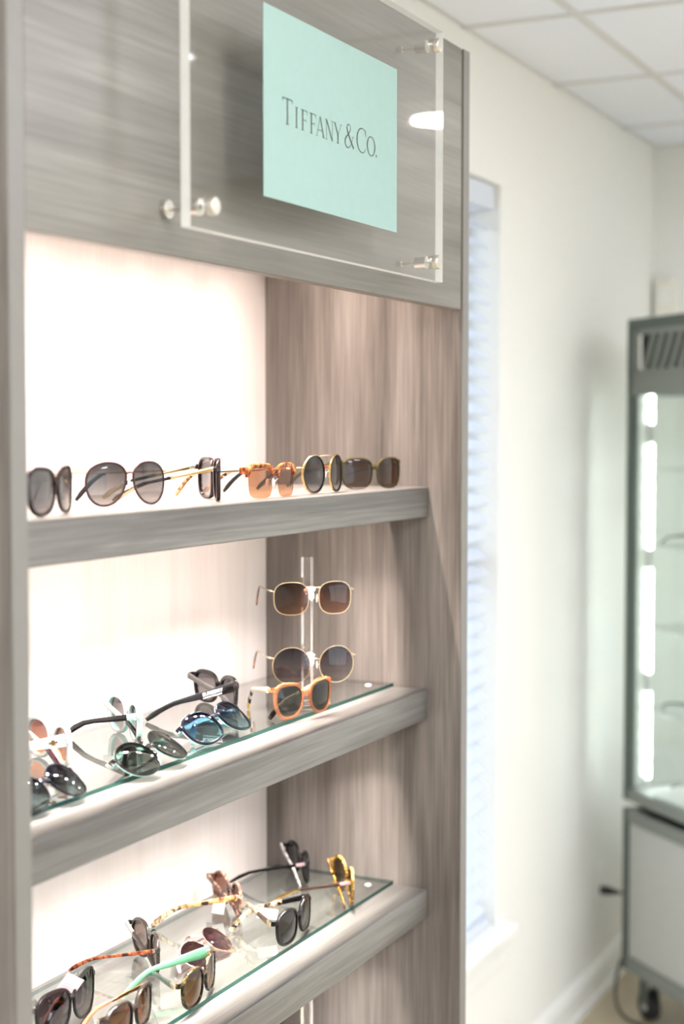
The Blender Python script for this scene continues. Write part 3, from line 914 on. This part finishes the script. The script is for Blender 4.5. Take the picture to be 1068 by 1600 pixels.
add(4, on=S1, x=1.917, y=1.047, rot=(-2.9, 0, 0), w=.050, h=.043, s=.068, shape=(4.2, .07), frame=M['tortorange'], rw=.0046, dep=.0046, top=.25, half=.30, zb=.66, zh=.40, er=.005,
    lens=((.52, .25, .13), (.66, .36, .20)), pads=True, bridges=[(.72, .0034, .001, M['tortorange'])], temple=dict(kind='wire', drop=.03, segs=[(.7, M['palegold']), (1.0, M['havtan'])], fold=12),
    label='browline sunglasses with orange tortoise brow and peach lenses')
add(5, on=S1, x=2.085, y=1.050, rot=(0.2, 0, 0), w=.051, h=.052, s=.070, sc=1.06, shape=(2.05,), metal=True, rw=.0016, dep=.0026, frame=M['gold'], inner=M['black'],
    lens=((.022, .021, .025), (.34, .32, .34)), bridges=[(.98, .0009, .0005, M['palegold']), (.20, .0010, .002, M['gold'])], zh=.18,
    temple=dict(kind='wire', drop=.03, segs=[(.12, M['gold']), (.30, M['red']), (.66, M['gold']), (1.0, M['black'])], fold=5),
    label='round double-bridge sunglasses with gold and black rims')
add(6, on=S1, x=2.268, y=1.056, rot=(-18.2, 0, 0), w=.056, h=.045, s=.070, sc=1.04, shape=(2.9, .07, .03, .06), frame=M['olive'], rw=.0016, top=.5, zh=.38,
    lens=((.10, .045, .022), (.20, .105, .060)), temple=dict(kind='acetate', segs=T1(M['olive']), fold=4),
    label='olive square sunglasses with brown lenses at the shelf end')
# --- middle shelf, on the glass plate
add(7, on=S2, x=1.627, y=1.219, rot=(62.7, 0, 0), w=.054, h=.048, s=.070, sc=.97, shape=(2.2, .06, .06, .05), frame=M['white'], rw=.0046, dep=.006,
    lens=((.11, .035, .03), (.60, .28, .14)), tl=dict(kind='wide', segs=[(.75, M['white']), (1.0, M['burgundy'])], fold=40, charm=1), tr=dict(kind='acetate', segs=[(.6, M['white']), (1.0, M['burgundy'])], fold=86),
    label='white sunglasses with brown lenses and gold temple ornament')
add(8, on=S2, x=1.441, y=1.087, rot=(-2.4, -52.5, -2), w=.057, h=.051, s=.072, shape=(2.15, .04, .03), frame=M['navy'], rw=.0012, dep=.003, zb=.3,
    lens=((.028, .028, .055), (.20, .25, .24)), gain=1.2, pads=True, temple=dict(kind='thin', drop=.034, segs=T1(M['black'])), tl=dict(fold=80), tr=dict(fold=88),
    label='dark slate-blue round sunglasses lying face up near the front post')
add(9, on=S2, x=1.808, y=1.221, rot=(53.4, 0, 0), w=.050, h=.047, s=.068, sc=1.03, shape=(2.2, .06, .03, .14), frame=M['mint'], rw=.0032, dep=.005, er=.0045, epm=M['mint'], back=M['white'],
    lens=((.115, .105, .108), (.30, .285, .28)), tl=dict(kind='acetate', segs=[(.10, M['mint']), (1.0, M['black'])], fold=60), tr=dict(kind='acetate', segs=[(.62, M['white']), (1.0, M['black'])], fold=92),
    label='white and mint cat-eye sunglasses with grey lenses and long black temple')
add(10, on=S2, x=1.658, y=1.083, rot=(1.1, -57.9, -4), w=.060, h=.054, s=.074, sc=1.05, shape=(2.05, .03, .02, .06), frame=M['smoke'], rw=.0007, dep=.0024, zb=.25, back=M['mint'],
    lens=((.09, .105, .097), (.20, .23, .215)), gain=1.3, temple=dict(kind='acetate', drop=.034, segs=[(.5, M['mint']), (1.0, M['black'])]), tl=dict(fold=80), tr=dict(fold=88),
    label='grey-green mirrored round sunglasses lying face up on the glass')
add(11, on=S2, x=2.076, y=1.234, rot=(61.3, 0, 0), w=.053, h=.044, s=.071, sc=.985, shape=(2.8, .09, .05, .06), frame=M['smoke'], rw=.0038, top=.4, dep=.005, er=.006, zh=.34,
    lens=((.115, .11, .115), (.22, .205, .21)), tl=dict(kind='wide', segs=T1(M['black']), fold=4, L=.150), tr=dict(kind='acetate', segs=[(1.0, M['clearsmoke'])], fold=90),
    label='black square sunglasses with white lettering on the wide temple')
add(12, on=S2, x=1.854, y=1.102, rot=(-6.7, -50.9, -5), w=.058, h=.050, s=.074, sc=1.03, shape=(2.35, .05, .03, .08), frame=M['navy'], rw=.0022, dep=.0032, zb=.35, back=M['mint'],
    lens=((.030, .033, .080), (.34, .58, .60)), gain=1.1, temple=dict(kind='acetate', drop=.034, segs=T1(M['mint'])), tl=dict(fold=80), tr=dict(fold=88),
    label='navy sunglasses with blue-to-aqua gradient lenses lying face up')
add(14, z=1.4903, on=0, x=2.113, y=1.087, rot=(-46.8, 0, 0), w=.053, h=.050, s=.070, shape=(2.75, .03), metal=True, frame=M['palegold'], rw=.0009,
    lens=((.10, .038, .022), (.58, .32, .23)), bridges=[(.62, .0010, .0012, M['palegold'])], zh=.24, temple=dict(kind='wire', drop=.034, segs=[(.66, M['palegold']), (1.0, M['tort'])], beta=-1, fold=3),
    label='brown gradient sunglasses with gold wire rims on the upper stand arm')
add(15, z=1.3856, on=0, x=2.119, y=1.0885, rot=(-45.0, 0, 0), w=.058, h=.057, s=.073, shape=(2.08, .0), metal=True, frame=M['palegold'], rw=.0008,
    lens=((.075, .055, .082), (.62, .58, .60)), bridges=[(.30, .0010, .0018, M['palegold'])], zh=.22, temple=dict(kind='wire', drop=.034, segs=[(.66, M['palegold']), (1.0, M['tort'])], beta=-1, fold=3),
    label='round purple-grey sunglasses with thin gold rims on the lower stand arm')
add(16, on=S2, x=2.058, y=1.072, rot=(-14.5, 0, 0), w=.046, h=.043, s=.064, sc=1.08, shape=(2.5, .10, .07, .16), frame=M['orange'], rw=.0036, top=.35, dep=.0045, zh=.42,
    lens=((.026, .030, .027), (.10, .10, .085)), gain=1.2,
    tl=dict(kind='acetate', drop=.03, L=.112, segs=[(.70, M['ivory']), (.78, M['black']), (.84, M['ivory']), (.91, M['black']), (1.0, M['yellow'])], fold=26), tr=dict(kind='acetate', segs=[(.8, M['ivory']), (1.0, M['black'])], fold=87),
    label='clear orange cat-eye sunglasses with ivory temples in front of the stand')
# --- lowest shelf in view, on the glass plate
add(17, on=S3, x=2.345, y=1.232, rot=(46.0, 0, 0), w=.048, h=.048, s=.066, sc=1.02, shape=(2.2, .06, .03, .08), frame=M['black'], rw=.0030, dep=.004,
    lens=((.03, .03, .033), (.07, .07, .073)), tl=dict(kind='thin', segs=[(.10, M['pinkclear']), (1.0, M['black'])], fold=30), tr=dict(kind='acetate', segs=[(1.0, M['crystal'])], fold=84, hinge=M['chrome']),
    label='black sunglasses with silver-speckled far temple at the back corner')
add(18, on=S3, x=2.274, y=1.108, rot=(40.9, 0, 0), w=.048, h=.050, s=.066, sc=1.10, shape=(2.2, .05, .02, .05), frame=M['tortyellow'], rw=.0030, dep=.004,
    lens=((.17, .115, .07), (.36, .29, .20)), tl=dict(kind='thin', segs=[(.10, M['pinkclear']), (.6, M['brown']), (1.0, M['gold'])], fold=31), tr=dict(kind='thin', segs=[(1.0, M['tortyellow'])], fold=86),
    label='yellow tortoiseshell sunglasses edge-on near the glass corner')
add(19, on=S3, x=2.060, y=1.087, rot=(5.8, 0, 0), w=.052, h=.046, s=.068, sc=1.05, shape=(2.7, .05, .03, .05), frame=M['black'], rw=.0030, dep=.0045, ep=.005,
    lens=((.014, .0145, .015), (.06, .063, .063)), gain=1.2,
    tl=dict(kind='acetate', drop=.026, segs=[(.06, M['palegold']), (.32, M['brown']), (1.0, M['havana'])], fold=44, lift=.018), tr=dict(kind='acetate', drop=.026, segs=[(.30, M['black']), (1.0, M['havana'])], fold=40, charm=1, L=.130),
    label='black sunglasses with cream spotted temples and a white tag')
add(20, on=S3, x=2.131, y=1.247, rot=(51.3, 0, 0), w=.047, h=.046, s=.066, sc=1.06, shape=(2.2, .05, .02, .05), frame=M['pinktort'], rw=.0032, dep=.0045,
    lens=((.20, .055, .028), (.30, .15, .10)), tl=dict(kind='acetate', drop=.024, segs=[(.62, M['havtan']), (1.0, M['havana'])], fold=13), tr=dict(kind='acetate', segs=T1(M['pinktort']), fold=91),
    label='rose tortoise sunglasses with brown lenses and tan temple against the back')
add(21, on=S3, x=1.862, y=1.225, rot=(49.7, 0, 0), w=.051, h=.048, s=.068, sc=1.05, shape=(2.35, .10, .02, .06), frame=M['greybrown'], rw=.0032, dep=.0045,
    lens=((.09, .058, .046), (.34, .24, .18)), tl=dict(kind='thin', segs=T1(M['tortred']), fold=38), tr=dict(kind='acetate', segs=[(.25, M['white']), (1.0, M['greybrown'])], fold=92),
    label='grey-brown sunglasses with red tortoise temple reaching to the front post')
add(22, on=S3, x=1.613, y=1.182, rot=(6.2, 0, 0), w=.062, h=.056, s=.074, sc=1.03, shape=(2.5, .10, .10, .10), frame=M['smoke'], rw=.0026, top=.3, dep=.004,
    lens=((.048, .038, .047), (.21, .17, .18)), temple=dict(kind='wide', segs=T1(M['black'])), tl=dict(fold=62), tr=dict(fold=88),
    label='big black butterfly sunglasses with a pink tag on the bridge')
add(23, on=S3, x=1.921, y=1.164, rot=(.3, -56.8, -3.8), w=.053, h=.049, s=.066, shape=(2.05,), metal=True, frame=M['rosegold'], rw=.0010, zb=.2,
    lens=((.115, .050, .066), (.40, .26, .28)), gain=1.2, temple=dict(kind='wire', drop=.036, segs=[(.7, M['rosegold']), (1.0, M['pinkclear'])]), tl=dict(fold=80), tr=dict(fold=88),
    label='small round mauve-lensed sunglasses lying face up')
add(24, on=S3, x=1.779, y=1.084, rot=(12.4, 0, 0), w=.052, h=.046, s=.068, sc=1.05, shape=(2.5, .06, .03, .04), frame=M['greentort'], rw=.0028, dep=.0045, ep=.006,
    lens=((.085, .036, .008), (.21, .10, .022)), tl=dict(kind='acetate', segs=[(.08, M['palegold']), (1.0, M['darkgreen'])], fold=48, lift=.014, L=.110), tr=dict(kind='wide', drop=.024, segs=T1(M['green']), fold=45),
    label='amber-lensed sunglasses with one mint green temple facing the camera')
add(25, on=S3, x=1.630, y=1.098, rot=(8, 0, 0), w=.054, h=.049, s=.070, sc=1.0, shape=(2.6, .06, .03, .04), frame=M['greybrown'], rw=.0026, dep=.0045,
    lens=((.11, .04, .012), (.26, .13, .06)), temple=dict(kind='thin'), tl=dict(segs=[(.6, M['gold']), (1.0, M['coral'])], fold=86), tr=dict(drop=.03, segs=[(.45, M['gold']), (1.0, M['coral'])], fold=70),
    label='brown sunglasses with gold and coral temples at the picture bottom')

# price tags hang on three of them
def price_tag(k, side, at, size, pm, rot):
    d, root = G[k]
    m = MB(); a, b = size
    m.bbox(-a / 2, a / 2, -.0003, .0003, -b, 0, pm, .0001)
    for q in (.3, .42, .56, .7):
        m.box(-a * .38, a * .35 * (1 - q * .5), -.00046, -.00031, -b * q - .0005, -b * q, M['print'])
        m.box(-a * .38, a * .35 * (1 - q * .5), .00031, .00046, -b * q - .0005, -b * q, M['print'])
    m.tube([(0, 0, 0), (.0008, .001, .003), (0, .0015, .006)], .0005, M['dark'], 5)
    o = m.build('price_tag', root)
    o.location = at; o.rotation_euler = [radians(q) for q in rot]
    o['label'] = 'pink paper price tag' if pm is M['pinkpaper'] else 'white paper price tag'
    return o
price_tag(19, 1, (.006, .052, .010), (.031, .016), M['paper'], (0, 8, -65))
price_tag(20, -1, (-.030, .030, .002), (.018, .022), M['paper'], (6, -10, 67))
price_tag(22, 1, (.004, -.004, .036), (.024, .034), M['pinkpaper'], (15, 32, -55))

# white print on the outer side of the wide temple of item 11
def flat_text(body, size, mat, name):
    c = bpy.data.curves.new(name, 'FONT'); c.body = body; c.size = size; c.align_x = 'RIGHT'; c.extrude = .00005; c.offset = size * .015
    t = bpy.data.objects.new(name, c); COL.objects.link(t)
    dg = bpy.context.evaluated_depsgraph_get()
    me = bpy.data.meshes.new_from_object(t.evaluated_get(dg))
    bpy.data.objects.remove(t); bpy.data.curves.remove(c)
    me.materials.clear(); me.materials.append(mat)
    o = bpy.data.objects.new(name, me); COL.objects.link(o)
    return o
to = G[11][0]['temples'][-1]
for body, size, y, z in (('BURBERRY', .0072, .019, -.0008), ('LONDON ENGLAND', .0034, .021, -.0050)):
    o = flat_text(body, size, M['whiteink'], 'lettering')
    o.parent = to
    B = Matrix(((0, 0, -1, 0), (-1, 0, 0, 0), (0, 1, 0, 0), (0, 0, 0, 1)))
    o.matrix_local = Matrix.Translation((-.00215, y, z)) @ B
    o['label'] = 'white lettering on the temple'

# ---------------------------------------------------------------- acrylic eyewear stands
def stand(x, y, z, hgt, ang, arms, lab):
    t = empty('eyewear_stand', (x, y, z), (0, 0, radians(ang)), category='display stand', label=lab)
    m = MB(); m.bbox(-.030, .034, -.014, .042, .0006, .012, M['rod'], .002); m.build('base', t)
    m = MB(); m.bbox(-.0075, .0075, -.0075, .0075, .012, hgt, M['rod'], .001); m.build('rod', t)
    for za in arms:
        m = MB()
        R = []
        for yy, a, b in ((-.0075, .006, .006), (-.014, .005, .006), (-.020, .0045, .008), (-.026, .0035, .009), (-.030, .002, .006)):
            R.append([Vector((a * cos(2 * pi * q / 12), yy, za + b * sin(2 * pi * q / 12))) for q in range(12)])
        m.loft(R, M['armclear'])
        m.tube([(-.009, -.0095, za + .006), (0, -.011, za + .010), (.009, -.0095, za + .006)], .0022, M['armclear'], 8)
        m.build('nose_arm', t, True)
M['armclear'] = clear('frosted_acrylic', (0.92, 0.91, 0.90), 0.15, 1.49, 1.6, haze=(0.45, (0.86, 0.84, 0.82)))
stand(2.141, 1.113, S2, .234, -45, (.176, .074), 'tall clear acrylic eyewear stand holding two pairs')
stand(2.200, 1.145, SH[3], .196, -25, (.10,), 'clear acrylic stand rod rising from the bottom shelf')

# ---------------------------------------------------------------- corner display tower
CA = radians(47.3)
cv = Vector((4.450, 1.258, 0))                       # back left vertex of the tower
tow = empty('display_tower', cv, (0, 0, CA), category='display case', label='grey metal and glass display tower on casters in the corner')
# local frame: -x runs along the visible side toward the camera, -y runs across the tower
TW = 0.50
P25 = .026
def tp(name, b, mat, ch=.0015, parent=None):
    m = MB(); m.bbox(*b, mat, ch); return m.build(name, parent or tow)
for x0 in (-P25, -TW):
    for y0 in (-P25, -TW):
        tp('post', (x0, x0 + P25, y0, y0 + P25, .655, 2.07), M['alu'])
        tp('post', (x0, x0 + P25, y0, y0 + P25, .145, .630), M['alu'])
# rails: around the top, under the header, above and below the joint, bottom
def ring(name, z0, z1, mat):
    tp(name, (-TW + P25, -P25, -P25, 0, z0, z1), mat); tp(name, (-TW + P25, -P25, -TW, -TW + P25, z0, z1), mat)
    tp(name, (-P25, 0, -TW + P25, -P25, z0, z1), mat); tp(name, (-TW, -TW + P25, -TW + P25, -P25, z0, z1), mat)
ring('rail', 2.038, 2.07, M['alu']); ring('rail', 1.848, 1.905, M['alu2']); ring('rail', .655, .690, M['alu2']); ring('rail', .590, .630, M['alu2']); ring('rail', .145, .190, M['alu2'])
tp('top_panel', (-TW + P25, -P25, -TW + P25, -P25, 2.045, 2.06), M['alu'])
tp('header_box', (-TW + .03, -.03, -TW + .03, -.03, 1.86, 2.04), M['dark'])
# vented header: slanted bars with open slots between them
nb, z0, z1, lean, bw_ = 9, 1.905, 2.038, .062, .030
for face in (0, 1):
    f = (lambda x, y, z: Vector((x, y, z))) if face == 0 else (lambda x, y, z: Vector((-TW - y, -TW - x, z)))
    for k in range(nb):
        x = -P25 - .034 - bw_ - .0455 * k
        v = []
        for yy in (-.003, -.018):
            v += [f(x, yy, z0), f(x + bw_ - .008, yy, z0), f(x + bw_ - .008 - lean, yy, z1), f(x - lean, yy, z1)]
        m = MB(); m.add(v, [(0, 1, 2, 3), (7, 6, 5, 4), (0, 4, 5, 1), (1, 5, 6, 2), (2, 6, 7, 3), (3, 7, 4, 0)], M['alu2']); m.build('vent_bar', tow)
for b in ((-TW + P25, -P25, -.004, -.002, 1.905, 1.922), (-TW + P25, -P25, -.004, -.002, 2.022, 2.038)):
    tp('header_strip', b, M['alu2'], .0004)
tp('header_strip', (-.056, -P25, -.005, -.002, 1.905, 2.038), M['alu2'], .0004)
for z in (1.885, 1.925, 1.995, 2.025):
    m = MB(); m.cyl((-.013, .0002, z), (-.013, .002, z), .006, M['alu'], 10); m.build('screw_head', tow)
# glass sides, white deck, shelves and LED bars
for b in ((-TW + P25, -P25, -.014, -.009, .69, 1.848), (-TW + P25, -P25, -TW + .009, -TW + .014, .69, 1.848),
          (-TW + .009, -TW + .014, -TW + P25, -P25, .69, 1.848)):
    tp('glass_pane', b, M['glass'], .0004)
tp('glass_pane', (-.014, -.009, -TW + P25, -P25, .69, 1.848), M['glass'], .0004)
tp('deck', (-TW + .02, -.02, -TW + .02, -.02, .668, .69), M['whitep'])
for z in (.93, 1.17, 1.41, 1.63):
    tp('glass_shelf', (-TW + .03, -.03, -TW + .03, -.03, z, z + .006), M['glass'], .0004)
for x, y in ((-.030, -.062), (-.030, -TW + .050)):
    m = MB(); m.box(x - .006, x + .006, y - .006, y + .006, .70, 1.845, M['ledbar'])
    for k in range(22):
        zz = .72 + 1.1 * k / 21
        if k in (5, 12, 19): continue
        m.box(x - .0085, x - .006, y - .006, y + .006, zz, zz + .044, M['led_case'])
        m.box(x - .006, x + .006, y - .0085, y - .006, zz, zz + .044, M['led_case'])
        m.box(x + .006, x + .008, y - .006, y + .006, zz, zz + .044, M['led_case'])
    m.build('led_bar', tow)
# lower cabinet
for b in ((-TW + P25, -P25, -.016, -.008, .19, .59), (-TW + P25, -P25, -TW + .008, -TW + .016, .19, .59), (-.016, -.008, -TW + P25, -P25, .19, .59), (-TW + .008, -TW + .016, -TW + P25, -P25, .19, .59)):
    tp('base_panel', b, M['panel'], .0006)
tp('joint_block', (-TW + .04, -.04, -TW + .04, -.04, .625, .66), M['dark'])
tp('bottom_board', (-TW + .02, -.02, -TW + .02, -.02, .15, .165), M['alu'])
for cx, cy in ((-.06, -.06), (-TW + .06, -.06), (-.06, -TW + .06), (-TW + .06, -TW + .06)):
    m = MB(); m.cyl((cx, cy, .145), (cx, cy, .130), .028, M['alu'], 16)
    m.box(cx - .02, cx + .02, cy - .022, cy - .017, .05, .132, M['alu']); m.box(cx - .02, cx + .02, cy + .017, cy + .022, .05, .132, M['alu'])
    c = m.build('caster', tow)
    m = MB(); R = []
    for yy, r in ((-.016, .036), (-.013, .043), (.013, .043), (.016, .036)):
        R.append([Vector((cx + r * cos(2 * pi * q / 24), cy + yy, .0435 + r * sin(2 * pi * q / 24))) for q in range(24)])
    m.loft(R, M['rubber']); m.cyl((cx, cy - .018, .0435), (cx, cy + .018, .0435), .015, M['panel'], 16); m.build('wheel', c, True)

# eyeglasses inside the tower
def case_pt(lx, ly, lz):
    return Matrix.Translation(cv) @ Matrix.Rotation(CA, 4, 'Z') @ Vector((lx, ly, lz))
for lx, ly, lz, fr, lab in ((-.225, -.13, 1.417, 'smoke', 'grey eyeglasses on the second glass shelf of the tower'),
                            (-.24, -.13, .937, 'black', 'dark eyeglasses on the lowest glass shelf of the tower'),
                            (-.23, -.17, .6905, 'clearsmoke', 'pale eyeglasses on the white deck of the tower')):
    p = case_pt(lx, ly, lz)
    glasses(dict(name='eyeglasses', cat='eyeglasses', on=lz, x=p.x, y=p.y, rot=(-40, 0, 0), w=.050, h=.038, s=.067, shape=(2.6, .05), frame=M[fr], rw=.003,
                 lens=((.9, .9, .9), (.9, .9, .9)), temple=dict(segs=T1(M[fr])), label=lab))

# outlet, plug and power cord
out = empty('wall_outlet', (4.578, YN, .36), category='outlet', label='white wall outlet low beside the display tower')
m = MB(); m.bbox(-.036, .036, -.006, 0, -.058, .058, M['whitep'], .0025); m.build('cover_plate', out)
for zz in (-.028, .028):
    m = MB(); m.bbox(-.016, .016, -.009, -.0055, zz - .014, zz + .014, M['whitep'], .002); m.build('socket', out)
cordt = empty('power_cord', (4.578, YN - .02, .335), category='cord', label='dark power cord looping from the outlet to the tower')
m = MB(); m.tube([(0, .0108, -.003), (0, -.012, -.003), (.002, -.020, -.004), (.006, -.045, -.006)], [.014, .014, .011, .006], M['rubber'], 12); m.build('plug', cordt, True)
def spline(P, n=10):
    P = [Vector(p) for p in P]; o = []
    for i in range(len(P) - 1):
        p0, p1, p2, p3 = P[max(i - 1, 0)], P[i], P[i + 1], P[min(i + 2, len(P) - 1)]
        for k in range(n):
            t = k / n
            o.append(0.5 * ((2 * p1) + (p2 - p0) * t + (2 * p0 - 5 * p1 + 4 * p2 - p3) * t * t + (3 * p1 - p0 - 3 * p2 + p3) * t ** 3))
    return o + [P[-1]]
W0 = Vector((4.578, YN - .02, .335))
pts = [(4.584, 1.31, .329), (4.66, 1.22, .30), (4.72, 1.24, .24), (4.60, 1.27, .18), (4.50, 1.285, .10), (4.43, 1.25, .012), (4.36, 1.10, .006), (4.42, 1.00, .006), (4.56, .95, .006)]
m = MB(); m.tube([p - W0 for p in spline(pts)], .0045, M['cord'], 8); m.build('cable', cordt, True)

# small cream box on the end wall
bx = empty('wall_box', (XE, 1.325, 2.19), category='wall box', label='small cream box on the end wall above the tower')
m = MB(); m.bbox(-.035, 0, -.035, .035, -.09, .06, M['cream'], .006); m.build('cover', bx)
m = MB(); m.bbox(-.038, -.034, -.022, .022, -.02, .03, M['whitep'], .002); m.build('grille', bx)
